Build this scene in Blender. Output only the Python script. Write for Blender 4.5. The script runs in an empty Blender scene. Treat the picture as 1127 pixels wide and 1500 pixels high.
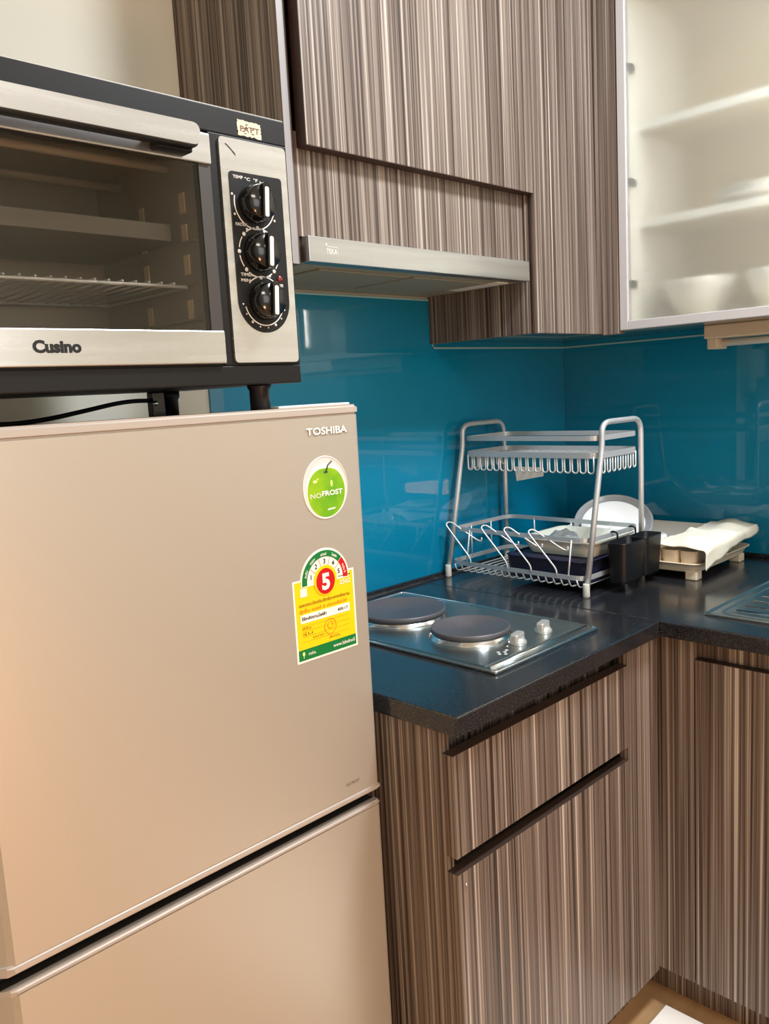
import bpy, bmesh, math, random
from mathutils import Vector, Matrix
random.seed(7)
S = bpy.context.scene
COL = S.collection
PI = math.pi

# ------------------------------------------------------------------ materials
def pm(name, col, rough=.5, metal=0., coat=0., spec=.5, trans=0., ior=1.5, emit=None, es=0., bump=None):
    m = bpy.data.materials.new(name); m.use_nodes = True
    nt = m.node_tree; b = nt.nodes['Principled BSDF']
    b.inputs['Base Color'].default_value = (*col, 1)
    b.inputs['Roughness'].default_value = rough
    b.inputs['Metallic'].default_value = metal
    b.inputs['Coat Weight'].default_value = coat
    b.inputs['Coat Roughness'].default_value = .03
    b.inputs['Specular IOR Level'].default_value = spec
    b.inputs['Transmission Weight'].default_value = trans
    b.inputs['IOR'].default_value = ior
    if emit:
        b.inputs['Emission Color'].default_value = (*emit, 1)
        b.inputs['Emission Strength'].default_value = es
    if bump:
        n = nt.nodes.new('ShaderNodeTexNoise'); n.inputs['Scale'].default_value = bump[0]
        g = nt.nodes.new('ShaderNodeNewGeometry')
        nt.links.new(g.outputs['Position'], n.inputs['Vector'])
        bp = nt.nodes.new('ShaderNodeBump'); bp.inputs['Strength'].default_value = bump[1]; bp.inputs['Distance'].default_value = .002
        nt.links.new(n.outputs['Fac'], bp.inputs['Height']); nt.links.new(bp.outputs['Normal'], b.inputs['Normal'])
    return m

def lin(r, g, b):
    f = lambda c: (c/255/12.92 if c/255 <= .04045 else ((c/255+.055)/1.055)**2.4)
    return (f(r), f(g), f(b))

def varied(name, c1, c2, scale, rough, metal=0., coat=0., stretch=(1, 1, 1), rvar=0.):
    """two colours mixed by noise over the object's own surface"""
    m = pm(name, c1, rough, metal, coat); nt = m.node_tree; b = nt.nodes['Principled BSDF']
    g = nt.nodes.new('ShaderNodeNewGeometry'); mp = nt.nodes.new('ShaderNodeMapping')
    mp.inputs['Scale'].default_value = stretch
    n = nt.nodes.new('ShaderNodeTexNoise'); n.inputs['Scale'].default_value = scale; n.inputs['Detail'].default_value = 4
    r = nt.nodes.new('ShaderNodeValToRGB')
    r.color_ramp.elements[0].position = .35; r.color_ramp.elements[0].color = (*c1, 1)
    r.color_ramp.elements[1].position = .65; r.color_ramp.elements[1].color = (*c2, 1)
    L = nt.links.new
    L(g.outputs['Position'], mp.inputs['Vector']); L(mp.outputs[0], n.inputs['Vector'])
    L(n.outputs['Fac'], r.inputs['Fac']); L(r.outputs['Color'], b.inputs['Base Color'])
    if rvar:
        mr = nt.nodes.new('ShaderNodeMapRange')
        mr.inputs['To Min'].default_value = rough-rvar; mr.inputs['To Max'].default_value = rough+rvar
        L(n.outputs['Fac'], mr.inputs['Value']); L(mr.outputs[0], b.inputs['Roughness'])
    return m

def wood():
    m = pm('striped_laminate', (.2, .15, .12), .42, spec=.35); nt = m.node_tree; b = nt.nodes['Principled BSDF']
    L = nt.links.new; N = nt.nodes.new
    g = N('ShaderNodeNewGeometry'); sp = N('ShaderNodeSeparateXYZ'); L(g.outputs['Position'], sp.inputs[0])
    sn = N('ShaderNodeSeparateXYZ'); L(g.outputs['True Normal'], sn.inputs[0])
    ab = N('ShaderNodeMath'); ab.operation = 'ABSOLUTE'; L(sn.outputs['X'], ab.inputs[0])
    gt = N('ShaderNodeMath'); gt.operation = 'GREATER_THAN'; L(ab.outputs[0], gt.inputs[0]); gt.inputs[1].default_value = .5
    ya = N('ShaderNodeMath'); ya.operation = 'ADD'; L(sp.outputs['Y'], ya.inputs[0]); ya.inputs[1].default_value = 7.3
    ad = N('ShaderNodeMix'); ad.data_type = 'FLOAT'; L(gt.outputs[0], ad.inputs[0]); L(sp.outputs['X'], ad.inputs[2]); L(ya.outputs[0], ad.inputs[3])
    def layer(su, sz, off, det=2.):
        c = N('ShaderNodeCombineXYZ')
        mu = N('ShaderNodeMath'); mu.operation = 'MULTIPLY'; mu.inputs[1].default_value = su; L(ad.outputs[0], mu.inputs[0])
        mz = N('ShaderNodeMath'); mz.operation = 'MULTIPLY'; mz.inputs[1].default_value = sz; L(sp.outputs['Z'], mz.inputs[0])
        L(mu.outputs[0], c.inputs['X']); L(mz.outputs[0], c.inputs['Z']); c.inputs['Y'].default_value = off
        n = N('ShaderNodeTexNoise'); n.inputs['Scale'].default_value = 1; n.inputs['Detail'].default_value = det; n.inputs['Roughness'].default_value = .6
        L(c.outputs[0], n.inputs['Vector']); return n.outputs['Fac']
    a = layer(150, .7, 3.1, 1.); f = layer(360, 1.4, 9.7, 1.); w = layer(50, .4, 17.3, 1.)
    def madd(x, k, y=None, c=0.):
        q = N('ShaderNodeMath'); q.operation = 'MULTIPLY_ADD'; L(x, q.inputs[0]); q.inputs[1].default_value = k
        if y is None: q.inputs[2].default_value = c
        else: L(y, q.inputs[2])
        return q.outputs[0]
    s = madd(a, .55, madd(f, .42, madd(w, .16, None, -.065)))
    r = N('ShaderNodeValToRGB'); e = r.color_ramp.elements
    e[0].position = .36; e[0].color = (*WD[0], 1)
    e[1].position = .74; e[1].color = (*WD[3], 1)
    for p, c in ((.47, WD[1]), (.575, WD[2])):
        x = e.new(p); x.color = (*c, 1)
    L(s, r.inputs['Fac']); L(r.outputs['Color'], b.inputs['Base Color'])
    return m
WD = [lin(48, 36, 28), lin(98, 85, 76), lin(132, 119, 108), lin(212, 202, 191)]

M = {}
M['wood'] = wood()
M['teal'] = pm('teal_backpainted_glass', lin(0, 122, 158), .35, coat=1., spec=.3)
M['teal'].node_tree.nodes['Principled BSDF'].inputs['Coat Roughness'].default_value = .015
M['teal_edge'] = pm('pale_glass_edge', lin(150, 190, 190), .2)
M['cream'] = pm('cream_wall_paint', lin(214, 210, 195), .85, bump=(90, .08))
M['white_ceiling'] = pm('white_ceiling_paint', lin(238, 234, 225), .9)
M['floor'] = varied('tan_vinyl_floor', lin(172, 136, 96), lin(186, 150, 108), 6, .22, stretch=(1, 6, 1))
M['granite'] = None
M['alu'] = pm('matte_aluminium', lin(200, 204, 206), .42, .5)
M['white_alu'] = pm('satin_white_aluminium', lin(208, 206, 206), .4, .3)
M['steel'] = varied('stainless_steel', lin(218, 218, 216), lin(230, 230, 228), 60, .27, .9, stretch=(.05, .05, 1), rvar=.06)
M['steel_mirror'] = pm('satin_stainless', lin(176, 184, 184), .3, 1.)
M['steel_bright'] = pm('polished_steel_rim', lin(222, 224, 224), .18, 1.)
M['plate_iron'] = pm('cast_iron_hotplate', lin(96, 93, 97), .45, .3)
M['dark'] = pm('black_gap_and_shade', (.012, .011, .01), .6)
M['black'] = pm('black_plastic', (.005, .005, .006), .42, spec=.35)
M['black_gloss'] = pm('black_gloss_plastic', (.006, .006, .007), .16, coat=.3)
M['charcoal'] = pm('charcoal_enamel', lin(20, 19, 18), .5, spec=.3)
M['fridge'] = pm('silver_fridge_paint', lin(192, 184, 171), .36, .45, coat=.25)
M['fridge'].node_tree.nodes['Principled BSDF'].inputs['Coat Roughness'].default_value = .3
M['fridge_trim'] = pm('pale_fridge_trim', lin(186, 176, 166), .4, .2)
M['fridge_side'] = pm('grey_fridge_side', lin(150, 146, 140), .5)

M['white'] = pm('white_plastic', lin(238, 236, 228), .4)
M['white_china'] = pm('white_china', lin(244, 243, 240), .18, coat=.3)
M['beige'] = pm('beige_plastic', lin(236, 218, 190), .45)
M['ivory'] = pm('ivory_plastic', lin(246, 243, 234), .4)
M['cloth'] = pm('cream_cloth', lin(240, 234, 214), .9, bump=(700, .35))
M['navy'] = pm('navy_plastic', lin(34, 36, 62), .45)
M['tray_white'] = pm('pale_green_white_plastic', lin(226, 230, 216), .35)
M['film'] = pm('clear_plastic_film', lin(225, 230, 232), .2, trans=.55)
M['grey_glass'] = pm('smoky_translucent_plastic', lin(196, 196, 196), .2, trans=.35)
M['interior'] = pm('beige_cabinet_lining', lin(200, 186, 154), .6)
M['edging'] = pm('grey_edging', lin(150, 146, 146), .4)
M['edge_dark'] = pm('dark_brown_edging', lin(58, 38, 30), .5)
M['frost'] = pm('frosted_glass', lin(248, 250, 245), .31, trans=.9, ior=1.36)
M['oven_glass'] = pm('tinted_oven_glass', lin(226, 223, 216), .03, trans=1., ior=1.4)
M['oven_liner'] = pm('galvanised_oven_lining', lin(186, 180, 168), .42, .3)
M['oven_dark'] = pm('dark_oven_part', lin(60, 56, 52), .5)
M['wire'] = pm('pale_coated_wire', lin(214, 216, 214), .3, .3)
M['tube'] = pm('quartz_heating_tube', lin(196, 186, 170), .3)
M['slot'] = pm('lit_vent_paint', lin(250, 226, 190), .35, .1)
M['print'] = pm('white_print', lin(225, 222, 215), .5)
M['print_black'] = pm('black_print', (.006, .006, .006), .4)
M['red_lens'] = pm('dark_red_lens', lin(120, 22, 26), .25, coat=.5)
M['tag_paper'] = pm('torn_paper_label', lin(214, 198, 178), .8)
M['tag_ink'] = pm('faded_ink', lin(112, 92, 78), .8)
M['grey_card'] = pm('grey_plastic_card', lin(196, 194, 186), .5)
M['rubber'] = pm('pale_rubber', lin(206, 202, 190), .6)
M['lamp_body'] = pm('beige_lamp_housing', lin(206, 190, 164), .5)
M['diffuser'] = pm('lamp_diffuser', lin(232, 226, 210), .4)
M['knob'] = pm('silver_knob', lin(214, 212, 206), .3, .6)
M['hinge'] = pm('dull_hinge_metal', lin(150, 148, 144), .4, .6)
M['mat'] = pm('white_floor_mat', lin(250, 246, 238), .6)
# stickers
M['s_white'] = pm('sticker_white', lin(240, 238, 226), .4)
M['s_yellow'] = pm('sticker_yellow', lin(252, 206, 4), .4)
M['s_green'] = pm('sticker_green', lin(8, 118, 52), .4)
M['s_red'] = pm('sticker_red', lin(196, 12, 18), .4)
M['s_brown'] = pm('sticker_brown_ink', lin(128, 84, 6), .5)
M['s_orange'] = pm('sticker_orange_ink', lin(226, 120, 12), .5)
M['s_clear'] = pm('sticker_silver', lin(214, 210, 206), .35)
M['apple'] = varied('printed_apple_green', lin(96, 164, 22), lin(150, 190, 12), 24, .35)
M['apple_dark'] = pm('printed_apple_stem', lin(70, 78, 60), .5)
M['apple_light'] = pm('printed_apple_spot', lin(222, 236, 140), .4)

def granite():
    m = pm('black_speckled_granite', (.012, .013, .016), .2, coat=.35, spec=.5); nt = m.node_tree; b = nt.nodes['Principled BSDF']
    N = nt.nodes.new; L = nt.links.new
    b.inputs['Coat Roughness'].default_value = .12
    g = N('ShaderNodeNewGeometry')
    v = N('ShaderNodeTexNoise'); v.inputs['Scale'].default_value = 420; v.inputs['Detail'].default_value = 2; L(g.outputs['Position'], v.inputs['Vector'])
    r = N('ShaderNodeValToRGB'); e = r.color_ramp.elements
    e[0].position = .52; e[0].color = (*lin(27, 27, 30), 1); e[1].position = .76; e[1].color = (*lin(66, 71, 76), 1)
    L(v.outputs['Fac'], r.inputs['Fac']); L(r.outputs['Color'], b.inputs['Base Color'])
    return m
M['granite'] = granite()

# ------------------------------------------------------------------ object helpers
def tag(o, label=None, cat=None, group=None, kind=None):
    if label: o['label'] = label
    if cat: o['category'] = cat
    if group: o['group'] = group
    if kind: o['kind'] = kind
    return o

def thing(name, loc, label, cat, group=None):
    o = bpy.data.objects.new(name, None); o.empty_display_size = .05
    o.location = loc; COL.objects.link(o)
    return tag(o, label, cat, group)

class MB:
    """collects shapes given in world coordinates, then links them as one mesh"""
    def __init__(s): s.bm = bmesh.new(); s.mats = []; s.cur = 0
    def use(s, m):
        if m not in s.mats: s.mats.append(m)
        s.cur = s.mats.index(m); return s
    def _new(s, faces, smooth=False):
        for f in faces: f.material_index = s.cur; f.smooth = smooth
    def box(s, a, b, bev=0., seg=2):
        lo = [min(a[i], b[i]) for i in range(3)]; hi = [max(a[i], b[i]) for i in range(3)]
        vs = [s.bm.verts.new((x, y, z)) for x in (lo[0], hi[0]) for y in (lo[1], hi[1]) for z in (lo[2], hi[2])]
        q = [(0, 1, 3, 2), (4, 6, 7, 5), (0, 4, 5, 1), (2, 3, 7, 6), (0, 2, 6, 4), (1, 5, 7, 3)]
        fs = [s.bm.faces.new([vs[i] for i in k]) for k in q]
        s._new(fs)
        if bev:
            es = list({e for f in fs for e in f.edges})
            r = bmesh.ops.bevel(s.bm, geom=es, offset=bev, segments=seg, profile=.5, affect='EDGES', clamp_overlap=True)
            s._new(r['faces'])
        return s
    def grid(s, rows, smooth=True, closed_u=False, closed_v=False):
        V = [[s.bm.verts.new(p) for p in r] for r in rows]
        n, m = len(V), len(V[0]); fs = []
        for i in range(n if closed_v else n-1):
            for j in range(m if closed_u else m-1):
                try: fs.append(s.bm.faces.new((V[i][j], V[i][(j+1) % m], V[(i+1) % n][(j+1) % m], V[(i+1) % n][j])))
                except ValueError: pass
        s._new(fs, smooth); return V
    def cap(s, ring, flip=False):
        f = s.bm.faces.new(ring[::-1] if flip else ring); s._new([f])
    def sweep(s, path, r, seg=8, closed=False, up=None, prof=None):
        P = [Vector(p) for p in path]; n = len(P); rows = []
        prev = None
        for i in range(n):
            if closed: t = (P[(i+1) % n]-P[i-1])
            else: t = P[min(i+1, n-1)]-P[max(i-1, 0)]
            t.normalize()
            if up is not None: a = Vector(up); a = (a-t*a.dot(t)).normalized()
            elif prev is None:
                a = Vector((0, 0, 1)) if abs(t.z) < .9 else Vector((1, 0, 0)); a = (a-t*a.dot(t)).normalized()
            else:
                a = (prev-t*prev.dot(t)).normalized()
            prev = a; b = t.cross(a)
            if prof: rows.append([P[i]+b*u+a*v for u, v in prof])
            else: rows.append([P[i]+(a*math.cos(2*PI*k/seg)+b*math.sin(2*PI*k/seg))*r for k in range(seg)])
        V = s.grid(rows, prof is None, closed_u=True, closed_v=closed)
        if not closed: s.cap(V[0], True); s.cap(V[-1])
        return s
    def lathe(s, c, prof, axis=(0, 0, 1), seg=40, smooth=True, sx=1., sy=1.):
        ax = Vector(axis).normalized(); h = Vector((0, 0, 1)) if abs(ax.z) < .9 else Vector((1, 0, 0))
        u = (h-ax*h.dot(ax)).normalized(); v = ax.cross(u); c = Vector(c)
        rows = [[c+ax*z+(u*sx*math.cos(2*PI*k/seg)+v*sy*math.sin(2*PI*k/seg))*max(r, 1e-5) for k in range(seg)] for r, z in prof]
        V = s.grid(rows, smooth, closed_u=True)
        if prof[0][0] > 1e-4: s.cap(V[0], True)
        if prof[-1][0] > 1e-4: s.cap(V[-1])
        return s
    def prism(s, pts, n, d):
        """pts: planar outline; n: direction; d: thickness"""
        n = Vector(n); A = [s.bm.verts.new(p) for p in pts]; B = [s.bm.verts.new(Vector(p)+n*d) for p in pts]
        fs = [s.bm.faces.new(A), s.bm.faces.new(B[::-1])]
        for i in range(len(A)):
            j = (i+1) % len(A); fs.append(s.bm.faces.new((A[j], A[i], B[i], B[j])))
        s._new(fs); return s
    def text(s, body, o, xd, yd, size, m=None, width=None, depth=.0002, bold=0., align='LEFT', font=None):
        if m: s.use(m)
        cu = bpy.data.curves.new('lettering', 'FONT'); cu.body = body; cu.size = 1.; cu.offset = bold; cu.resolution_u = 3
        if font: cu.font = font
        ob = bpy.data.objects.new('lettering', cu); COL.objects.link(ob)
        dg = bpy.context.evaluated_depsgraph_get(); me = bpy.data.meshes.new_from_object(ob.evaluated_get(dg))
        bpy.data.objects.remove(ob); bpy.data.curves.remove(cu)
        if me.vertices:
            xs = [v.co.x for v in me.vertices]; x0, x1 = min(xs), max(xs)
            kx = (width/(x1-x0)) if width else size
            ox = {'LEFT': 0, 'CENTER': -.5, 'RIGHT': -1}[align]*(x1-x0)
            xd = Vector(xd); yd = Vector(yd); n = xd.cross(yd); o = Vector(o)
            vs = [s.bm.verts.new(o+xd*(v.co.x-x0+ox)*kx+yd*v.co.y*size+n*depth) for v in me.vertices]
            fs = []
            for p in me.polygons:
                try: fs.append(s.bm.faces.new([vs[i] for i in p.vertices]))
                except ValueError: pass
            s._new(fs)
        bpy.data.meshes.remove(me); return s
    def build(s, name, mat=None, parent=None, label=None, subsurf=0):
        if mat is not None and not s.mats: s.mats = [mat]
        off = Vector((0, 0, 0)); p = parent
        while p is not None: off = p.location.copy() if p.type == 'EMPTY' else off; p = p.parent
        bmesh.ops.recalc_face_normals(s.bm, faces=s.bm.faces) if not getattr(s, 'keep', False) else None
        me = bpy.data.meshes.new(name)
        if off.length: bmesh.ops.translate(s.bm, verts=s.bm.verts, vec=-off)
        s.bm.to_mesh(me); s.bm.free()
        for m in s.mats: me.materials.append(m)
        o = bpy.data.objects.new(name, me); COL.objects.link(o)
        if parent: o.parent = parent
        if label: o['label'] = label
        if subsurf:
            md = o.modifiers.new('smooth', 'SUBSURF'); md.levels = md.render_levels = subsurf
        return o

def solo(mb, name, mat, base, label, cat, group=None):
    """a thing that is one mesh; its origin at its base"""
    base = Vector(base); bmesh.ops.translate(mb.bm, verts=mb.bm.verts, vec=-base)
    o = mb.build(name, mat); o.location = base
    return tag(o, label, cat, group)

def copy_tree(o, parent=None):
    c = o.copy(); COL.objects.link(c)
    if parent: c.parent = parent
    for ch in list(o.children): copy_tree(ch, c)
    return c

def box(a, b, bev=0.): return MB().box(a, b, bev)

def fillet(pts, r, n=6, closed=False):
    P = [Vector(p) for p in pts]; out = []; N = len(P)
    for i in range(N):
        if not closed and i in (0, N-1): out.append(P[i]); continue
        a, b, c = P[i-1], P[i], P[(i+1) % N]
        ra = min(r, (a-b).length*.49); rc = min(r, (c-b).length*.49)
        p0 = b+(a-b).normalized()*ra; p1 = b+(c-b).normalized()*rc
        for k in range(n+1):
            t = k/n; out.append(p0*(1-t)**2+b*2*t*(1-t)+p1*t*t)
    return out

def rrect(x0, y0, x1, y1, r, n=6):
    """rounded rectangle in 2D"""
    return [(p.x, p.y) for p in fillet([(x0, y0, 0), (x1, y0, 0), (x1, y1, 0), (x0, y1, 0)], r, n, True)]

def rtub(mb, x0, y0, x1, y1, z0, z1, r, flare=0., wall=.003, lip=0., floor_t=.003):
    """open rounded-rectangle tub"""
    def ring(e, z, rr): return [(x, y, z) for x, y in rrect(x0-e, y0-e, x1+e, y1+e, rr)]
    rows = [ring(0, z0, r)]
    rows += [ring(flare*t, z0+(z1-z0)*t, r) for t in (.05, .5, .97)]
    if lip: rows += [ring(flare+lip, z1-.002, r+lip), ring(flare+lip, z1, r+lip)]
    else: rows += [ring(flare, z1, r)]
    rows += [ring(flare-wall, z1, max(r-wall, .001)), ring(-wall, z0+floor_t, max(r-wall, .001))]
    V = mb.grid(rows, True, closed_u=True); mb.cap(V[0], True); mb.cap(V[-1]); return mb

# ------------------------------------------------------------------ room
FZ, CZ = .05, 2.6
WA, WB = .025, .02            # faces of the two tiled walls
XL, YF = -3.3, -3.3
def struct(mb, name, mat): return tag(mb.build(name, mat), kind='structure')
struct(box((XL-.1, YF-.1, FZ-.1), (WB+.12, WA+.12, FZ)), 'floor', M['floor'])
struct(box((XL-.1, YF-.1, CZ), (WB+.12, WA+.12, CZ+.1)), 'ceiling', M['white_ceiling'])
struct(box((XL, WA+.006, FZ), (WB+.006, WA+.11, CZ)), 'wall_back', M['cream'])
struct(box((WB+.006, YF, FZ), (WB+.11, WA+.11, CZ)), 'wall_right', M['cream'])
struct(box((XL-.1, YF, FZ), (XL, WA+.11, CZ)), 'wall_left', M['cream'])
struct(box((XL, YF-.1, FZ), (WB+.11, YF, CZ)), 'wall_front', M['cream'])

H = .88                      # worktop height
# glass backsplash on the back wall: L-shaped outline, notched round the corner cabinet
GB0, GL, GH, GX, GT = .862, -1.184, 1.549, -.545, 1.437
t = thing('glass_backsplash', (-.6, WA, GB0), 'blue glass splashback on the wall behind the hotplates and under the hood', 'splashback')
MB().prism([(GL, WA+.0055, GB0), (WB, WA+.0055, GB0), (WB, WA+.0055, 1.4515), (GX, WA+.0055, 1.4515), (GX, WA+.0055, GH), (GL, WA+.0055, GH)], (0, -1, 0), .0055).build('glass_panel', M['teal'], t)
mb = MB()
for a, b in (((GX, GT), (WB-.001, GT)), ((GL, GH), (GX, GH)), ((GX, GT), (GX, GH))):
    mb.box((a[0]-.0015, WA-.0015, a[1]-.002), (b[0]+.0015, WA+.0005, b[1]+.002))
mb.build('edge_strip', M['teal_edge'], t, 'pale strip along the upper edge of the glass')
t = thing('glass_backsplash', (WB, -.7, GB0), 'blue glass splashback on the right wall beside the dish drainer and draining board', 'splashback')
box((WB, WA-.0005, GB0), (WB+.0055, -1.7, 1.4515)).build('glass_panel', M['teal'], t)
box((WB-.0015, WA-.002, GT-.002), (WB+.0005, -1.7, GT+.002)).build('edge_strip', M['teal_edge'], t, 'pale strip along the upper edge of the glass')
# black upstand strip
struct(box((GL, WA-.009, H), (WB-.001, WA-.0003, H+.010), .002), 'trim_1', M['granite'])
struct(box((WB-.009, WA-.010, H), (WB-.0003, -1.7, H+.010), .002), 'trim_2', M['granite'])
mb = MB(); mb.box((GL, WA-.0125, H), (WB-.012, WA-.0092, H+.0025)); struct(mb, 'trim_3', M['steel_bright'])

# ------------------------------------------------------------------ worktops
def worktop(a, b, label):
    mb = MB(); mb.box((a[0], a[1], H-.031), (b[0], b[1], H), .003, 3)
    return solo(mb, 'worktop', M['granite'], ((a[0]+b[0])/2, (a[1]+b[1])/2, H-.031), label, 'worktop')
CX = -.637
worktop((-1.235, -.60), (CX-.0006, WA-.0005), 'black granite worktop carrying the two hotplates beside the fridge')
worktop((CX+.0006, -1.7), (WB-.0005, WA-.0005), 'black granite worktop carrying the draining board, right of the corner seam')

# ------------------------------------------------------------------ base cabinets
AF, BF = -.58, -.612         # front planes of the doors
t = thing('base_cabinet', (-.92, -.28, FZ), 'striped wood base cabinet with drawer and door below the hotplates', 'cabinet')
mb = MB()
mb.box((-1.226, -.56, .13), (-1.208, WA-.004, H-.0315), .0008)      # side panel
mb.box((-.71, -.56, .13), (-.63, -.54, H-.0315))
mb.box((-1.208, -.03, .13), (-.63, WA-.004, H-.0315)); mb.box((-1.208, -.56, .13), (-.63, -.03, .148))
mb.box((-1.208, -.538, .74), (-.71, -.525, H-.0315))       # panel behind the drawer's finger gap
mb.box((-1.208, -.50, .60), (-.71, -.485, .68))            # rail deep behind the gap between drawer and door
mb.build('body', M['wood'], t)
box((-.7225, -.56, .13), (-.6125, AF, H-.0315), .001).build('filler_panel', M['wood'], t)
def band(x0, y0, x1, y1, z, par): box((x0, y0, z), (x1, y1, z+.0008)).build('edge_band', M['edge_shaded'], par, 'brown edging, darkened for the shade in the gap')
M['edge_shaded'] = pm('shaded_brown_edging', lin(58, 42, 34), .5)  # edging colour darkened to carry the shade between the fronts
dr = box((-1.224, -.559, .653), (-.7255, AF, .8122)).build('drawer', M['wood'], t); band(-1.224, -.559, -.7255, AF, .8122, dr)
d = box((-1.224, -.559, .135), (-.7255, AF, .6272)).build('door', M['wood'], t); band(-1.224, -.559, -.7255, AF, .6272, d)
mb = MB(); mb.lathe((-1.207, AF-.0002, .607), [(.0025, 0), (.0025, .0016), (.0015, .0022)], (0, -1, 0), 12); mb.build('screw_cap', M['steel'], d)
box((-1.2, -.53, FZ), (-.63, -.515, .13)).build('plinth', M['wood'], t)

t = thing('base_cabinet', (-.3, -1.1, FZ), 'striped wood base cabinet standing right of the inner corner, under the draining board', 'cabinet')
mb = MB()
mb.box((-.592, -.56, .13), (-.5765, -1.68, H-.0315)); mb.box((-.5765, -1.66, .13), (WB-.002, -1.68, H-.0315))
mb.box((-.5765, -.56, .13), (WB-.002, -1.66, .148))
mb.build('body', M['wood'], t)
box((-.592, AF+.0195, .138), (BF, -.655, H-.0315), .001).build('filler_panel', M['wood'], t)
for y0, y1 in ((-.658, -1.157), (-1.16, -1.66)):
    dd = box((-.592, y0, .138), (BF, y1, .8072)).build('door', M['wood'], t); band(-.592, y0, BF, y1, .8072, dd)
box((-.555, -.52, FZ), (-.54, -1.68, .138)).build('plinth', M['wood'], t)

# ------------------------------------------------------------------ hob
t = thing('cooktop', (-.906, -.28, H), 'small stainless electric cooktop with two round hotplates, set in the worktop', 'cooktop')
mb = MB(); mb.box((-1.062, -.537, H), (-.750, -.030, H+.004), .0015)
mb.box((-1.048, -.505, H+.004), (-.764, -.044, H+.0055), .001); mb.build('top_plate', M['steel_mirror'], t)
mb = MB()
fr = lambda e, z: [(x, y, z) for x, y in rrect(-1.062+e, -.537+e, -.750-e, -.030-e, .008, 4)]
mb.sweep(fr(.001, H+.0045), .0022, 8, True)
mb.sweep([(-1.052, -.517, H+.0056), (-.760, -.517, H+.0056)], .0026, 8)
mb.build('steel_rim', M['steel_bright'], t, 'bright polished rim')
for cx, cy, r in ((-.905, -.178, .090), (-.928, -.376, .0735)):
    b = MB().lathe((cx, cy, H+.0045), [(r*1.06, 0), (r*1.05, .004), (r*.97, .009), (r*.95, .0115)], seg=64).build('burner_ring', M['steel_bright'], t, 'shiny steel skirt under the hotplate')
    MB().lathe((cx, cy, H+.0155), [(r*.94, 0), (r, .002), (r, .0075), (r*.985, .0095), (r*.96, .0098), (r*.95, .0088), (r*.3, .0088), (r*.28, .0074), (0, .0074)], seg=64).build('hotplate', M['plate_iron'], b, 'dark round cast iron plate')
for kx, ky, rz in ((-.917, -.474, .2), (-.832, -.470, .2)):
    k = MB().lathe((kx, ky, H+.0055), [(.0165, 0), (.0165, .004), (.014, .007), (.0125, .010), (0, .010)], seg=28)
    a = Vector((math.cos(rz), math.sin(rz), 0)); b = Vector((-math.sin(rz), math.cos(rz), 0)); c = Vector((kx, ky, 0))
    P = [c+a*x+b*y for x, y in rrect(-.0165, -.0075, .0165, .0075, .005, 4)]
    rows = [[(p.x, p.y, H+.0095) for p in P], [(p.x, p.y, H+.022) for p in P],
            [(c.x+(p.x-c.x)*.9, c.y+(p.y-c.y)*.9, H+.0245) for p in P]]
    V = k.grid(rows, False, closed_u=True); k.cap(V[0], True); k.cap(V[-1])
    k.build('knob', M['knob'], t)
mb = MB()
for i, (x, y) in enumerate(((-.985, -.486), (-.978, -.478), (-.97, -.486), (-.978, -.494), (-.96, -.482))):
    mb.box((x-.0025, y-.0025, H+.0055), (x+.0025, y+.0025, H+.0058))
mb.lathe((-.942, -.470, H+.0055), [(.002, 0), (.002, .0008), (0, .0008)], seg=12)
mb.build('position_symbol', M['print'], t, 'pale printed marks beside the knobs')

# ------------------------------------------------------------------ draining board and sink
t = thing('sink', (-.4, -1.0, H), 'stainless sink with ridged draining board let into the right worktop', 'sink')
SX0, SX1, SY0, SY1 = -.553, -.225, -.648, -1.50
mb = MB()
mb.box((SX0, SY0, H), (SX1, -1.06, H+.0025), .001)
mb.box((SX0, -1.06, H), (SX0+.025, SY1, H+.0025)); mb.box((SX1-.025, -1.06, H), (SX1, SY1, H+.0025)); mb.box((SX0+.025, SY1+.025, H), (SX1-.025, SY1, H+.0025))
mb.sweep([(x, y, H+.003) for x, y in rrect(SX0+.002, SY1+.002, SX1-.002, SY0-.002, .012, 4)], .0024, 8, True)
mb.sweep([(x, y, H+.0026) for x, y in rrect(SX0+.022, -1.05, SX1-.02, SY0-.022, .02, 4)], .0018, 8, True)
mb.build('draining_board', M['steel_mirror'], t)
for i in range(6):
    x = SX0+.052+i*.042
    MB().sweep([(x, -.69, H+.0022), (x, -1.02, H+.0022)], .0035, 8).build('ridge', M['steel_bright'], t)
# ------------------------------------------------------------------ wall cabinets (back wall)
UF, TOP = -.28, 2.5          # front plane of the doors, top of the units
t = thing('wall_cabinet', (-.87, -.12, 1.549), 'striped wood wall cabinet with lift-up flap door above the cooker hood', 'cabinet')
box((-1.192, -.256, 1.5515), (-1.174, WA+.005, TOP), .0008).build('side_panel', M['wood'], t)
box((-1.1925, -.2578, 1.552), (-1.1795, -.2562, TOP)).build('edge_band', M['edging'], t, 'pale silvery edging strip down the front edge')
mb = MB(); mb.box((-1.174, -.02, 1.60), (-.556, WA+.005, TOP)); mb.box((-1.174, -.25, TOP-.018), (-.556, -.02, TOP)); mb.box((-1.174, -.25, 1.715), (-.556, -.02, 1.73))
mb.build('body', M['wood'], t)
box((-1.1735, -.254, 1.597), (-.5565, -.240, 1.76)).build('fascia_panel', M['wood'], t)
mb = MB(); mb.box((-1.1665, -.2565, 1.734), (-.5485, UF, TOP-.002), .0008); fl = mb.build('flap_door', M['wood'], t)
box((-1.1675, -.2565, 1.7332), (-.5485, UF, 1.7339)).build('edge_band', M['edge_dark'], fl, 'dark brown edging along its bottom, painted for the shadow line')  # dark colour also paints the shadow line under the flap
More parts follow.
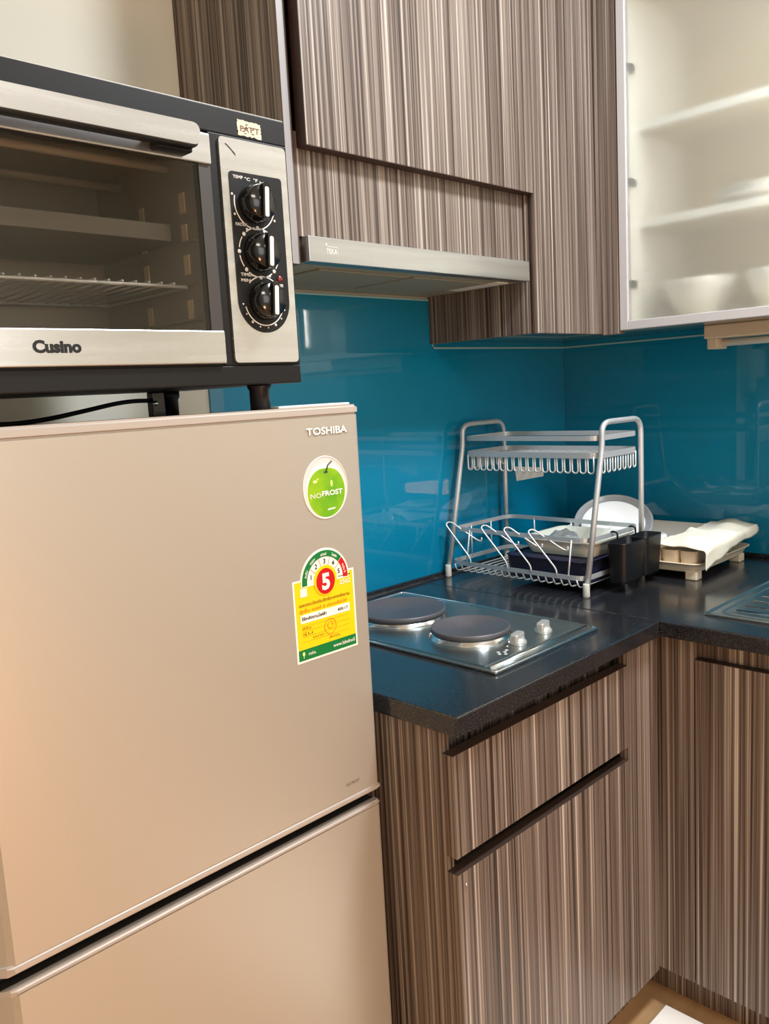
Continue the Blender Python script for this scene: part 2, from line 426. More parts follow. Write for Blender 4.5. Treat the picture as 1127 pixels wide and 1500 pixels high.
box((-1.1675, -.2565, 1.734), (-1.1666, UF+.0004, TOP-.002)).build('edge_band', M['edge_dark'], fl, 'dark brown edging on its left side')

t = thing('corner_wall_cabinet', (-.4, -.12, 1.446), 'striped wood corner wall cabinet between the hood and the glass-fronted cabinet', 'cabinet')
box((-.5545, WA-.0005, 1.446), (-.538, UF+.0185, TOP), .0008).build('side_panel', M['wood'], t)
box((-.5475, UF+.018, 1.446), (-.283, UF, TOP), .0008).build('front_panel', M['wood'], t)
box((-.286, UF-.0005, 1.443), (-.268, -.329, TOP), .0008).build('corner_strip', M['wood'], t)
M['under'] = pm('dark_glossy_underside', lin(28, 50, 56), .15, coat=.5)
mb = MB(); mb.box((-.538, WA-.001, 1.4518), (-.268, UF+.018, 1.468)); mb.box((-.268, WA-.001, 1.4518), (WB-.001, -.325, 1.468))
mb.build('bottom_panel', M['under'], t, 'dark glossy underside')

# ------------------------------------------------------------------ cooker hood
t = thing('range_hood', (-.865, -.12, 1.549), 'slim stainless steel cooker hood slotted under the flap cabinet', 'cooker hood')
M['hood_steel'] = varied('brushed_hood_steel', lin(172, 172, 172), lin(192, 192, 190), 40, .3, .95, stretch=(.05, .05, 1), rvar=.06)
f = box((-1.169, -.272, 1.5545), (-.559, -.246, 1.5955), .0012).build('front_panel', M['hood_steel'], t)
mb = MB(); X, Zd = (1, 0, 0), (0, 0, 1)
mb.text('TEKA', (-1.132, -.2722, 1.5695), X, Zd, .0115, M['print'], width=.024, bold=.02)
mb.box((-1.133, -.2724, 1.583), (-1.130, -.2721, 1.586)); mb.box((-1.131, -.2724, 1.5805), (-1.106, -.2721, 1.5813)); mb.box((-1.1068, -.2724, 1.569), (-1.106, -.2721, 1.5813))
mb.build('logo', M['print'], f)
mb = MB(); mb.box((-1.172, -.246, 1.5555), (-.557, WA-.001, 1.594)); mb.build('body', pm('olive_grey_enamel', lin(150, 146, 122), .5), t)
mb = MB()
mb.box((-1.10, -.215, 1.5525), (-.872, -.045, 1.5555), .001); mb.box((-.860, -.215, 1.5525), (-.632, -.045, 1.5555), .001)
mb.build('grease_filter', pm('filter_mesh', lin(140, 137, 118), .55), t)
mb = MB(); mb.box((-.625, -.235, 1.5530), (-.585, -.10, 1.5555), .001); mb.build('lamp_cover', M['diffuser'], t)

# ------------------------------------------------------------------ glass-fronted wall cabinet (right wall)
DX = -.290                   # plane of its door front
DZ0, DZ1, DY0, DY1 = 1.450, 2.20, -.330, -.80
t = thing('glass_wall_cabinet', (-.14, -.56, 1.45), 'white lined wall cabinet with frosted glass door in a pale metal frame', 'cabinet')
mb = MB()
mb.box((DX+.022, DY1+.017, 1.452), (WB-.001, DY1, DZ1))
mb.box((DX+.022, DY0-.017, 1.452), (WB-.001, DY1+.017, 1.468)); mb.box((DX+.022, DY0-.017, DZ1-.016), (WB-.001, DY1+.017, DZ1))
mb.box((WB-.012, DY0-.017, 1.468), (WB-.001, DY1+.017, DZ1-.016))
mb.build('body', M['interior'], t)
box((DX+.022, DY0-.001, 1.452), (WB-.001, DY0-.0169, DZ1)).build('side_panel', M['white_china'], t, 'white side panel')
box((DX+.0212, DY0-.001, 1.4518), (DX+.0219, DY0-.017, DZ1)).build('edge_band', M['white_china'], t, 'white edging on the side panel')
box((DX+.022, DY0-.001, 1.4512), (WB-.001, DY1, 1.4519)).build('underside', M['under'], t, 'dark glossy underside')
for z in (1.690, 1.903):
    sh = box((DX+.066, DY0-.0175, z-.008), (WB-.0125, DY1+.0175, z+.008)).build('shelf', M['interior'], t)
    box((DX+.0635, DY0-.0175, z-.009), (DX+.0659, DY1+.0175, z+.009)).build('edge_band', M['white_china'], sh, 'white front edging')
d = MB()
fw = .020
d.box((DX, DY0, DZ0), (DX+.02, DY0-fw, DZ1), .0012); d.box((DX, DY1+fw, DZ0), (DX+.02, DY1, DZ1), .0012)
d.box((DX, DY0-fw, DZ0), (DX+.02, DY1+fw, DZ0+fw), .0012); d.box((DX, DY0-fw, DZ1-fw), (DX+.02, DY1+fw, DZ1), .0012)
d = d.build('door_frame', M['white_alu'], t)
box((DX+.006, DY0-fw+.002, DZ0+fw-.002), (DX+.010, DY1+fw-.002, DZ1-fw+.002)).build('glass_pane', M['frost'], d, 'frosted glass pane')
for z in (1.553, 1.777, 2.02):
    mb = MB(); mb.box((DX+.0102, DY0-fw-.001, z-.009), (DX+.04, DY0-fw-.006, z+.009), .002); mb.lathe((DX+.0105, DY0-fw-.010, z), [(.006, 0), (.006, .004), (.002, .004)], (1, 0, 0), 14)
    mb.build('hinge', M['hinge'], t)
# dishes in it
def bowl(c, r, h):
    c = Vector(c); mb = MB()
    mb.lathe((0, 0, 0), [(r*.45, 0), (r*.5, .004), (r*.8, h*.45), (r*.97, h*.9), (r, h), (r*.96, h), (r*.76, h*.45), (r*.4, .010), (0, .009)], seg=40)
    o = mb.build('bowl', M['white_china']); o.location = c; return o
b0 = tag(bowl((-.165, -.465, 1.468), .080, .085), 'large white bowl behind frosted glass, leftmost on the cabinet floor', 'bowl', 'dishes in the glass cabinet')
b1 = copy_tree(b0); b1.location = (-.165, -.650, 1.468); b1['label'] = 'white bowl behind frosted glass at the right edge of the photo, on the cabinet floor'
def plate(name, c, r, label, cat, n=(0, 0, 1), mat=None, group=None, dish=.018):
    mb = MB(); mb.lathe((0, 0, 0), [(r*.55, 0), (r*.6, .003), (r*.97, dish), (r, dish+.002), (r*.96, dish+.003), (r*.62, .006), (0, .005)], n, 48)
    o = mb.build(name, mat or M['white_china']); o.location = c; return tag(o, label, cat, group)
pz = 1.6985
labs = ['white plate at the bottom of the stack on the lower shelf behind frosted glass', 'white plate in the middle of the stack on the lower shelf behind frosted glass', 'white plate on top of the stack on the lower shelf behind frosted glass']
p0 = plate('plate', (-.135, -.60, pz), .105, labs[0], 'plate', group='dishes in the glass cabinet')
for i in (1, 2):
    p = copy_tree(p0); p.location.z = pz+.0062*i; p['label'] = labs[i]

# lamp under it
t = thing('under_cabinet_light', (-.11, -.75, 1.40), 'beige fluorescent light batten under the glass-fronted cabinet', 'light')
box((-.145, -.463, 1.420), (-.075, -1.10, 1.4515), .003).build('housing', M['lamp_body'], t)
mb = MB(); mb.box((-.139, -.468, 1.396), (-.081, -.492, 1.4205), .003); mb.build('end_cap', M['lamp_body'], t)
mb = MB(); mb.sweep([(-.11, -.491, 1.409), (-.11, -1.09, 1.409)], .008, 12); mb.build('lamp_tube', M['diffuser'], t)

# ------------------------------------------------------------------ refrigerator
FY, FX0, FX1 = -.452, -1.81, -1.252
t = thing('refrigerator', ((FX0+FX1)/2, -.25, FZ), 'silver two-door refrigerator with green and yellow stickers, left of the worktop', 'fridge')
mb = MB(); mb.box((FX0+.004, -.40, FZ+.03), (FX1-.004, -.02, 1.318), .004); mb.build('body', M['fridge_side'], t)
for x in (FX0+.06, FX1-.06):
    for y in (-.36, -.06): MB().lathe((x, y, FZ), [(.02, 0), (.02, .031)], seg=16).build('foot', M['black'], t)
def fdoor(z0, z1, name):
    mb = MB()
    out = [(FX1, -.402), (FX1, FY+.004), (FX1-.0015, FY+.0012), (FX1-.005, FY), (FX0+.006, FY), (FX0-.001, FY+.004), (FX0-.030, FY+.026), (FX0-.034, FY+.034), (FX0-.034, -.402)]
    mb.prism([(x, y, z0) for x, y in out], (0, 0, 1), z1-z0)
    return mb.build(name, M['fridge'], t), out
up, out = fdoor(.748, 1.309, 'upper_door')
lo, _ = fdoor(.10, .712, 'lower_door')
def lip(z0, z1, e, name, parent, mat):
    mb = MB(); o2 = [(x+(e if x > -1.3 else -e), y-(e if y < -.41 else 0)) for x, y in out]
    mb.prism([(x, y, z0) for x, y in o2], (0, 0, 1), z1-z0)
    es = [ed for ed in mb.bm.edges if abs(ed.verts[0].co.z-ed.verts[1].co.z) < 1e-6]
    bmesh.ops.bevel(mb.bm, geom=es, offset=min(.0035, (z1-z0)*.4), segments=3, affect='EDGES', clamp_overlap=True)
    mb.build(name, mat, parent)
lip(1.309, 1.3235, .0012, 'top_cap', up, M['fridge_trim'])
lip(.7365, .748, .0022, 'bottom_lip', up, M['fridge_trim'])
lip(.712, .7195, .001, 'top_lip', lo, M['fridge_trim'])
box((FX0-.03, FY+.011, .7196), (FX1-.004, -.402, .7206)).build('gap_shade', M['dark'], lo, 'dark sheet on the door top, painted shade of the gap')  # black sheet covers the lower door top to imitate shade in the gap
box((FX0-.02, -.425, .7208), (FX1-.006, -.40, .736)).build('grip_recess', M['dark'], t, 'dark gap between the two doors')
mb = MB(); mb.box((-1.384, -.44, 1.3235), (-1.255, -.40, 1.3265), .001); mb.build('hinge_cover', M['white'], t)
# writing and stickers on the upper door
X = (1, 0, 0); Z = (0, 0, 1)
mb = MB(); mb.text('TOSHIBA', (-1.3484, FY-.0002, 1.2843), X, Z, .0135, M['dark'], width=.0755, bold=.02, depth=.0003)  # offset dark copy of the letters paints their shadow
mb.text('TOSHIBA', (-1.3502, FY-.0006, 1.2850), X, Z, .0135, M['s_white'], width=.0755, bold=.035, depth=.0008)
mb.build('badge', None, up, 'raised pale maker lettering with its shadow painted behind')
# round apple sticker
def ell(cx, cz, rx, rz, y, n=48, a0=0, a1=2*PI): return [(cx+rx*math.cos(a0+(a1-a0)*k/n), y, cz+rz*math.sin(a0+(a1-a0)*k/n)) for k in range(n)]
ly = lambda k: FY-.0003*k
mb = MB(); cx, cz = -1.3215, 1.2105
mb.use(M['s_clear']).prism(ell(cx, cz, .0415, .0445, ly(0)), (0, -1, 0), .0004)
mb.use(M['s_white']).sweep(ell(cx, cz, .0405, .0435, ly(1.6)), .0007, 6, True)
mb.use(M['s_white']).prism(ell(cx+.001, cz-.0045, .0365, .0385, ly(1)), (0, -1, 0), .0004)
ap = []
for k in range(60):
    a = 2*PI*k/60; r = 1-.07*max(0, math.cos(a-PI/2))**8+.03*abs(math.cos(a))
    ap.append((cx+.0012+.0335*r*math.cos(a), ly(2), cz-.006+.0355*r*math.sin(a)))
mb.use(M['apple']).prism(ap, (0, -1, 0), .0004)
mb.use(M['apple_dark']).sweep([(cx+.002, ly(4), cz+.022), (cx+.006, ly(4), cz+.031), (cx+.0135, ly(4), cz+.036)], .0011, 6)
mb.use(M['apple_dark']).prism(ell(cx+.0015, cz+.0215, .004, .0018, ly(3.2)), (0, -1, 0), .0002)
for dx, dz, rx, rz in ((-.019, .010, .0040, .0022), (-.014, .013, .0016, .0012), (.011, .005, .0020, .0048)):
    mb.use(M['apple_light']).prism(ell(cx+dx, cz+dz, rx, rz, ly(3.2)), (0, -1, 0), .0002)
mb.text('NO', (cx-.029, ly(4), cz-.013), X, Z, .0095, M['s_white'], width=.0195, depth=.0002)
mb.text('FROST', (cx-.008, ly(4), cz-.0115), X, Z, .0098, M['s_white'], width=.0385, bold=.03, depth=.0002)
mb.use(M['s_white']).prism([(cx+.001, ly(4), cz-.0325), (cx+.015, ly(4), cz-.0315), (cx+.015, ly(4), cz-.0295), (cx+.001, ly(4), cz-.0305)], (0, -1, 0), .0002)
mb.build('apple_sticker', None, up, 'round sticker with a green apple reading NO FROST')
# energy label
mb = MB(); ex0, ex1, ez0, ez1 = -1.3925, -1.2785, .9715, 1.088; ecx, ecz, R = -1.3335, 1.0805, .0455
arc = lambda r, a0, a1, y, n=30: [(ecx+r*math.cos(a0+(a1-a0)*k/n), y, ecz+r*math.sin(a0+(a1-a0)*k/n)) for k in range(n+1)]
def ring(m, r0, r1, a0, a1, y):
    mb.use(m).prism(arc(r1, a0, a1, y)+arc(r0, a1, a0, y), (0, -1, 0), .0003)
mb.use(M['s_white']).prism([(ex0, ly(0), ez0), (ex1, ly(0), ez0), (ex1, ly(0), ez1), (ecx+R*.985, ly(0), ez1)]+arc(R, .17, PI-.17, ly(0))+[(ecx-R*.985, ly(0), ez1), (ex0, ly(0), ez1)], (0, -1, 0), .0004)
mb.use(M['s_yellow']).box((ex0+.003, ly(1), ez0+.0185), (ex1-.003, ly(2), ez1-.0025))
mb.use(M['s_green']).box((ex0+.003, ly(1), ez0+.003), (ex1-.003, ly(2), ez0+.0185))
mb.use(M['s_yellow']).prism(arc(.0215, 0, 2*PI, ly(4))[:-1], (0, -1, 0), .0003)
mb.use(M['s_white']).prism(arc(R-.001, -.08, PI+.08, ly(2.2)), (0, -1, 0), .0003)
ring(M['s_green'], .0335, .0425, .72, PI+.05, ly(3.5)); ring(M['s_red'], .0335, .0425, -.05, .70, ly(3.5))
mb.use(M['s_yellow']).prism(arc(.0205, -.3, PI+.3, ly(3.6)), (0, -1, 0), .0003)
for k in range(1, 5):
    a = PI-k*PI/5; mb.use(M['s_orange']).prism([(ecx+r*math.cos(a+s), ly(3.4), ecz+r*math.sin(a+s)) for r, s in ((.0215, -.02), (.0325, -.012), (.0325, .012), (.0215, .02))], (0, -1, 0), .0002)
for k in range(5):
    a = PI-(k+.5)*PI/5; mb.text(str(k+1), (ecx+.027*math.cos(a), ly(4), ecz+.027*math.sin(a)-.0032), X, Z, .0095, M['print_black'], align='CENTER', bold=.02)
mb.use(M['s_red']).prism(ell(ecx, ecz-.0015, .0172, .0185, ly(5), 40), (0, -1, 0), .0003)
mb.text('5', (ecx, ly(6.2), ecz-.0125), X, Z, .031, M['s_white'], align='CENTER', bold=.045)
for a, s in ((2.75, 'ระดับ'), (2.2, 'ประสิทธิภาพ'), (1.6, 'อุปกรณ์'), (1.05, 'ไฟฟ้า')):
    u = Vector((math.sin(a), 0, -math.cos(a))); v = Vector((math.cos(a), 0, math.sin(a)))
    mb.text(s, Vector((ecx, ly(4.8), ecz))+v*.0355, u, v, .0048, M['s_white'], width=.011, align='CENTER', bold=.02)
mb.text('ระดับ 5', Vector((ecx, ly(4.8), ecz))+Vector((math.cos(.3), 0, math.sin(.3)))*.0355, (math.sin(.3), 0, -math.cos(.3)), (math.cos(.3), 0, math.sin(.3)), .0048, M['s_white'], width=.014, align='CENTER', bold=.02)
mb.use(M['s_white']).box((ex0+.0125, ly(2), ecz-.0165), (ex0+.0245, ly(3), ecz-.005))   # blank where a square code is printed
mb.text('2562', (ex1-.008, ly(3), ecz-.012), X, Z, .0095, M['s_white'], width=.021, align='RIGHT', bold=.01)
mb.use(M['s_green']).box((ex1-.031, ly(3), ecz-.0005), (ex1-.007, ly(3.5), ecz+.0008))
mb.text('แสดงระดับประสิทธิภาพพลังงาน', (ex0+.009, ly(3), ez0+.079), X, Z, .0062, M['s_brown'], width=.094, bold=.015)
mb.text('ตู้เย็น เบอร์ 5 ประหยัดไฟ', (ex0+.009, ly(3), ez0+.0705), X, Z, .0058, M['s_orange'], width=.088, bold=.015)
mb.use(M['s_white']).box((ex0+.010, ly(2), ez0+.0555), (ex1-.012, ly(3), ez0+.0675))
mb.text('ใช้พลังงานไฟฟ้า', (ex0+.012, ly(4), ez0+.0595), X, Z, .006, M['print_black'], width=.045, bold=.02)
mb.text('400.17', (ex1-.016, ly(4), ez0+.0595), X, Z, .006, M['print_black'], width=.02, align='RIGHT', bold=.01)
for i, (a, b) in enumerate(((.012, .028), (.012, .03), (.03, .062), (.06, .088))):
    mb.text(('ยี่ห้อ', 'รุ่น', 'ขนาด', 'ลิตร')[i], (ex0+a, ly(3), ez0+.046-.0075*i), X, Z, .005, M['s_brown'], width=min(b-a, .02))
for zz in (.0505, .0435, .036, .0285):
    mb.use(M['s_orange']).box((ex0+.012, ly(2.2), ez0+zz), (ex1-.014, ly(2.6), ez0+zz+.0004))
mb.use(M['s_orange']).sweep(ell(ecx+.004, ez0+.041, .011, .011, ly(3), 24), .0004, 5, True)
mb.use(M['s_orange']).sweep(ell(ecx+.004, ez0+.043, .005, .005, ly(3), 20), .0004, 5, True)
mb.text('www.labelno5', (ex1-.006, ly(3), ez0+.0085), X, Z, .0075, M['s_white'], width=.042, align='RIGHT', bold=.01)
mb.text('กฟผ.', (ex0+.02, ly(3), ez0+.0085), X, Z, .0068, M['s_white'], width=.014)
mb.use(M['apple_light']).prism(ell(ex0+.0115, ez0+.0125, .0022, .003, ly(3), 16), (0, -1, 0), .0002)
mb.use(M['apple_light']).box((ex0+.011, ly(3), ez0+.006), (ex0+.012, ly(3.5), ez0+.011))
mb.build('energy_label', None, up, 'yellow and green energy rating sticker with a red number 5')
mb = MB(); mb.text('NO FROST', (-1.318, FY-.0002, .764), X, Z, .0065, M['tag_ink'], width=.026); mb.build('small_print', M['tag_ink'], up)

# ------------------------------------------------------------------ toaster oven
OY, OX0, OX1, OZ0, OZ1 = -.455, -1.865, -1.354, 1.357, 1.690
t = thing('toaster_oven', (-1.61, -.31, 1.3265), 'black and steel toaster oven standing on top of the refrigerator', 'oven')
CXR, CXL, CZ0, CZ1 = -1.480, -1.842, 1.392, 1.652
OB = -.165
mb = MB()
mb.box((OX0, OY+.004, CZ1+.004), (OX1, OB, OZ1), .003); mb.box((OX0, OY+.004, OZ0), (OX1, OB, CZ0-.004), .003)
mb.box((OX0, OY+.004, CZ0-.004), (CXL-.003, OB, CZ1+.004)); mb.box((CXR+.003, OY+.004, CZ0-.004), (OX1, OB, CZ1+.004), .002)
mb.box((CXL-.003, OB-.012, CZ0-.004), (CXR+.003, OB, CZ1+.004))
mb.build('casing', M['charcoal'], t)
mb = MB(); fy = OY+.0035
o1 = rrect(OX0, OZ0, OX1, OZ1, .006, 4); 
for a, b in (((OX0, OZ1-.031), (OX1, OZ1)), ((OX0, OZ0), (OX1, OZ0+.024)), ((OX0, OZ0+.024), (CXL-.001, OZ1-.031)), ((CXR+.006, OZ0+.024), (OX1, OZ1-.031))):
    mb.box((a[0], OY, a[1]), (b[0], OY+.005, b[1]), .0015)
mb.build('front_frame', M['charcoal'], t)
box((OX0+.002, OY+.001, OZ1-.0006), (OX1-.002, OY+.006, OZ1+.0008)).build('top_highlight', M['steel'], t, 'thin pale strip painting the highlight along the top edge')  # pale strip stands in for a highlight on the casing edge
# cavity lining
mb = MB(); k = .002
mb.box((CXL, OY+.02, CZ0), (CXL+k, OB-.014, CZ1)); mb.box((CXR-k, OY+.02, CZ0), (CXR, OB-.014, CZ1))
mb.box((CXL, OY+.02, CZ0), (CXR, OB-.014, CZ0+k)); mb.box((CXL, OY+.02, CZ1-k), (CXR, OB-.014, CZ1)); mb.box((CXL, OB-.016, CZ0), (CXR, OB-.014, CZ1))
for z in (1.485, 1.535, 1.44):
    mb.box((CXR-.006, OY+.03, z), (CXR-k, OB-.03, z+.003)); mb.box((CXL+k, OY+.03, z), (CXL+.006, OB-.03, z+.003))
mb.build('cavity', M['oven_liner'], t)
for y in (-.40, -.30):
    for z in (1.585, 1.547, 1.51, 1.455): box((CXR-k-.0012, y-.006, z-.012), (CXR-k, y+.006, z+.012)).build('vent_slot', M['slot'], t)  # pale warm colour paints the light showing in the slots
for y, z in ((-.37, 1.632), (-.25, 1.632), (-.37, 1.412), (-.25, 1.412)):
    MB().sweep([(CXL+.003, y, z), (CXR-.003, y, z)], .005, 10).build('heating_tube', M['tube'], t)
w = MB(); zr = 1.481
w.sweep([(x, y, zr) for x, y in rrect(CXL+.007, OY+.045, CXR-.008, OB-.03, .01, 3)], .0022, 6, True)
w = w.build('wire_rack', M['wire'], t)
for i in range(19):
    x = CXL+.022+i*.0172
    MB().sweep([(x, OY+.0435, zr+.0035), (x, OB-.03, zr+.0015)], .0014, 6).build('rack_bar', M['wire'], w)
mb = MB(); rtub(mb, CXL+.02, OY+.05, CXR-.02, OB-.04, 1.536, 1.556, .012, 0, .0015); mb.build('baking_tray', pm('grey_tray_enamel', lin(118, 114, 106), .4), t)
# door
DYF = OY-.006
d = MB(); d.box((CXL-.002, DYF, 1.619), (CXR+.005, OY+.010, 1.654), .0015)
d = d.build('door', M['steel'], t, 'brushed steel oven door')
mb = MB(); mb.box((CXL-.002, DYF, 1.3835), (CXR+.005, OY+.010, 1.4235), .0015); mb.build('lower_band', M['steel'], d)
for x0, x1 in ((CXL-.002, CXL+.012), (CXR-.012, CXR+.005)): box((x0, DYF+.0035, 1.4235), (x1, OY+.010, 1.619)).build('door_edge', M['oven_dark'], d, 'dark edge strip beside the window')
box((CXL+.012, DYF+.003, 1.4235), (CXR-.012, DYF+.006, 1.619)).build('window', M['oven_glass'], d)
mb = MB(); mb.text('Cusino', (-1.7150, DYF-.0002, 1.3985), X, Z, .0172, M['print_black'], width=.053, bold=.05); mb.build('logo', M['print_black'], d)
mb = MB(); hy = -.497   # handle bar: flat front with rounded ends, on two black brackets
pts = [(x, hy, z) for x, z in rrect(-1.818, 1.6265, -1.512, 1.6505, .010, 5)]
mb.use(M['steel']).prism(pts, (0, 1, 0), .006)
mb.use(M['black']).prism([(x*1.0, hy+.006, z) for x, z in rrect(-1.8185, 1.6245, -1.511, 1.651, .010, 5)], (0, 1, 0), .012)
for xx in (-1.80, -1.535):
    mb.use(M['black']).box((xx-.022, hy+.016, 1.622), (xx+.022, DYF+.0005, 1.644), .002)
mb.build('handle', None, d, 'steel handle bar with black underside')
# control panel
py = OY-.003
mb = MB(); mb.prism([(x, OY, z) for x, z in rrect(-1.4605, 1.3845, -1.3585, 1.6555, .006, 4)], (0, -1, 0), .003)
cp = mb.build('control_panel', M['steel'], t)
bx0, bx1, bzt = -1.4495, -1.3690, 1.6165; bc = (bx0+bx1)/2; br = (bx1-bx0)/2; bz = 1.422+br
outl = [(x, z) for x, z in ((bx0, bz),)] + [(bc-br*math.cos(a), bz-br*math.sin(a)) for a in [PI*k/24 for k in range(1, 24)]] + [(bx1, bz)]
tr = [(p.x, p.y) for p in fillet([(bx1, bz, 0), (bx1, bzt, 0), (bx0, bzt, 0), (bx0, bz, 0)], .005, 4)][1:-1]
mb = MB(); mb.prism([(x, py, z) for x, z in outl+tr], (0, -1, 0), .0012); mb.build('dial_plate', M['charcoal'], cp, 'dark plate with printed dial markings')
qy = py-.0013
mb = MB()
KN = [(-1.4145, 1.580), (-1.4125, 1.521), (-1.410, 1.4615)]
def dial(c, a0, a1, r, w=.0007, n=40):
    P = [(c[0]+r*math.sin(a0+(a1-a0)*k/n), qy, c[1]+r*math.cos(a0+(a1-a0)*k/n)) for k in range(n+1)]
    mb.use(M['print']).sweep(P, 0, up=(0, 1, 0), prof=[(-w, -.0002), (w, -.0002), (w, .0002), (-w, .0002)])
def dot(c, a, r, s=.0016): mb.use(M['print']).lathe((c[0]+r*math.sin(a), qy, c[1]+r*math.cos(a)), [(s, 0), (s, .0003), (0, .0003)], (0, -1, 0), 12)
rd = math.radians
dial(KN[0], rd(20), rd(285), .0305)
for a in (75, 120, 160, 205, 245, 285): dot(KN[0], rd(a), .0345)
for k in range(8): dial(KN[1], rd(45*k+9), rd(45*k+36), .0305, n=8); dot(KN[1], rd(45*k), .0305, .0026)
dial(KN[2], rd(-40), rd(275-360+360), .0305) if False else dial(KN[2], rd(-45), rd(255), .0305)
for k in range(12): dot(KN[2], rd(20+k*22), .0335, .0011 if k % 3 else .0018)
for s, x, z, wd in (('TEMP', -1.4445, 1.6085, .015), ('°C  °F', -1.427, 1.6075, .020), ('FUNCTION', -1.4455, 1.5520, .017), ('TIMER', -1.4435, 1.4915, .019), ('MIN', -1.4435, 1.4845, .014), ('POWER', -1.3885, 1.4805, .011)):
    mb.text(s, (x, qy, z), X, Z, .0052, M['print'], width=wd, bold=.02)
mb.build('dial_marks', M['print'], cp, 'white printed dial scales')
mb = MB(); mb.lathe((-1.3825, qy, 1.4905), [(.0042, 0), (.0042, .0012), (.002, .002), (0, .0022)], (0, -1, 0), 16); mb.build('indicator_lamp', M['red_lens'], cp, 'small dark red lamp')
for c in KN:
    k = MB().lathe((c[0], qy, c[1]), [(.0235, 0), (.0235, .006), (.0220, .010), (.0212, .018), (.020, .020), (0, .0205)], (0, -1, 0), 40)
    a = rd(-4); ux = Vector((math.cos(a), 0, math.sin(a))); uz = Vector((-math.sin(a), 0, math.cos(a))); cc = Vector((c[0], qy-.020, c[1]))
    P = [cc+ux*x+uz*z for x, z in rrect(-.0052, -.0215, .0052, .0215, .003, 3)]
    V = k.grid([[p+Vector((0, 0, 0)) for p in P], [p+Vector((0, -.006, 0)) for p in P]], False, closed_u=True); k.cap(V[-1])
    k = k.build('knob', M['black_gloss'], cp)
    P = [cc+Vector((0, -.006, 0))+ux*(x)+uz*z for x, z in rrect(-.0030, -.0195, .0030, .0165, .0025, 3)]
    MB().prism(P, (0, -1, 0), .0006).build('pointer', M['print'], k, 'white pointer stripe')
# torn label
mb = MB(); n = 40; P = []
for a, b in (((-1.4285, 1.6625), (-1.3925, 1.6615)), ((-1.3925, 1.6615), (-1.394, 1.6795)), ((-1.394, 1.6795), (-1.429, 1.680)), ((-1.429, 1.680), (-1.4285, 1.6625))):
    for q in range(12):
        x, z = a[0]+(b[0]-a[0])*q/12, a[1]+(b[1]-a[1])*q/12
        P.append((x+random.uniform(-.0009, .0009), OY-.0002, z+random.uniform(-.0010, .0010)))
mb.use(M['tag_paper']).prism(P, (0, -1, 0), .0004)
mb.text("PAT'T", (-1.425, OY-.0006, 1.6670), X, Z, .0095, M['tag_ink'], width=.029, bold=.02)
for _ in range(7):
    x, z = random.uniform(-1.425, -1.397), random.uniform(1.665, 1.677); mb.use(M['tag_ink']).prism(ell(x, z, random.uniform(.001, .0022), .0008, OY-.0007, 10), (0, -1, 0), .0001)
mb.build('torn_label', None, t, 'torn pale paper label')
mb = MB()
for q in range(8): mb.use(M['oven_dark']).sweep([(-1.451+q*.0016, py-.0002, 1.648-q*.0012), (-1.444+q*.001, py-.0002, 1.643-q*.001)], .0006, 5)
mb.build('scuff', M['oven_dark'], cp)
for x in (-1.403, -1.82):
    for y in (-.425, -.195):
        MB().lathe((x, y, 1.3235 if y < -.4 else 1.318), [(.0135, 0), (.0135, .026), (.016, .030), (.016, .0395 if y > -.4 else .034)], seg=24).build('foot', M['black'], t)
mb = MB(); mb.box((-1.437, -.207, 1.3195), (-1.4165, -.188, 1.357), .002); cl = mb.build('cable_clip', M['black_gloss'], t)
MB().lathe((-1.434, -.2075, 1.340), [(.004, 0), (.004, .002), (.002, .003), (0, .003)], (0, -1, 0), 12).build('screw', M['steel_bright'], cl, 'bright screw head')
pth = fillet([(-1.43, -.20, 1.3445), (-1.48, -.203, 1.3455), (-1.55, -.22, 1.335), (-1.62, -.24, 1.3255), (-1.68, -.25, 1.3225), (-1.75, -.25, 1.332), (-1.84, -.20, 1.35)], .05, 8)
MB().sweep(pth, .0032, 8).build('power_cord', M['black'], t)

# ------------------------------------------------------------------ dish rack
t = thing('dish_rack', (-.43, -.2, H), 'two-tier silver metal dish rack standing in the worktop corner', 'dish rack')
RY0, RY1 = -.004, -.392
for y in (RY0, RY1):
    p = fillet([(-.557, y, H+.004), (-.497, y, 1.140), (-.482, y, 1.200), (-.482, y, 1.249), (-.314, y, 1.249), (-.314, y, 1.15), (-.318, y, H+.004)], .034, 8)
    f = MB().sweep(p, .0062, 12).build('side_hoop', M['alu'], t)
    for x in (-.557, -.318): MB().lathe((x, y, H), [(.0068, 0), (.0078, .004), (.0072, .028), (.0065, .03)], seg=16).build('foot', M['rubber'], f)
def rim(x0, x1, z, h, name, mat='alu'):
    P = [(x, y, z) for x, y in rrect(x0, RY1+.006, x1, RY0-.006, .03, 6)]
    MB().sweep(P, 0, closed=True, up=(0, 0, 1), prof=[(-.0014, -h), (.0014, -h), (.0014, h), (-.0014, h)]).build(name, M[mat], t)
rim(-.487, -.311, 1.2150, .0055, 'upper_rail'); rim(-.488, -.311, 1.1775, .0065, 'upper_rail')
rim(-.536, -.312, .9980, .0050, 'basket_rail'); rim(-.553, -.312, .9180, .0050, 'basket_rail')
WR = .0017
def uloop(a, b, z0, z1):
    a, b = Vector(a), Vector(b); m = (a+b)/2; P = []
    for k in range(13):
        q = PI*k/12; P.append(Vector((m.x-(b.x-a.x)/2*math.cos(q), m.y-(b.y-a.y)/2*math.cos(q), z1+.006-.006*math.sin(q))))
    return [Vector((a.x, a.y, z0))]+P+[Vector((b.x, b.y, z0))]
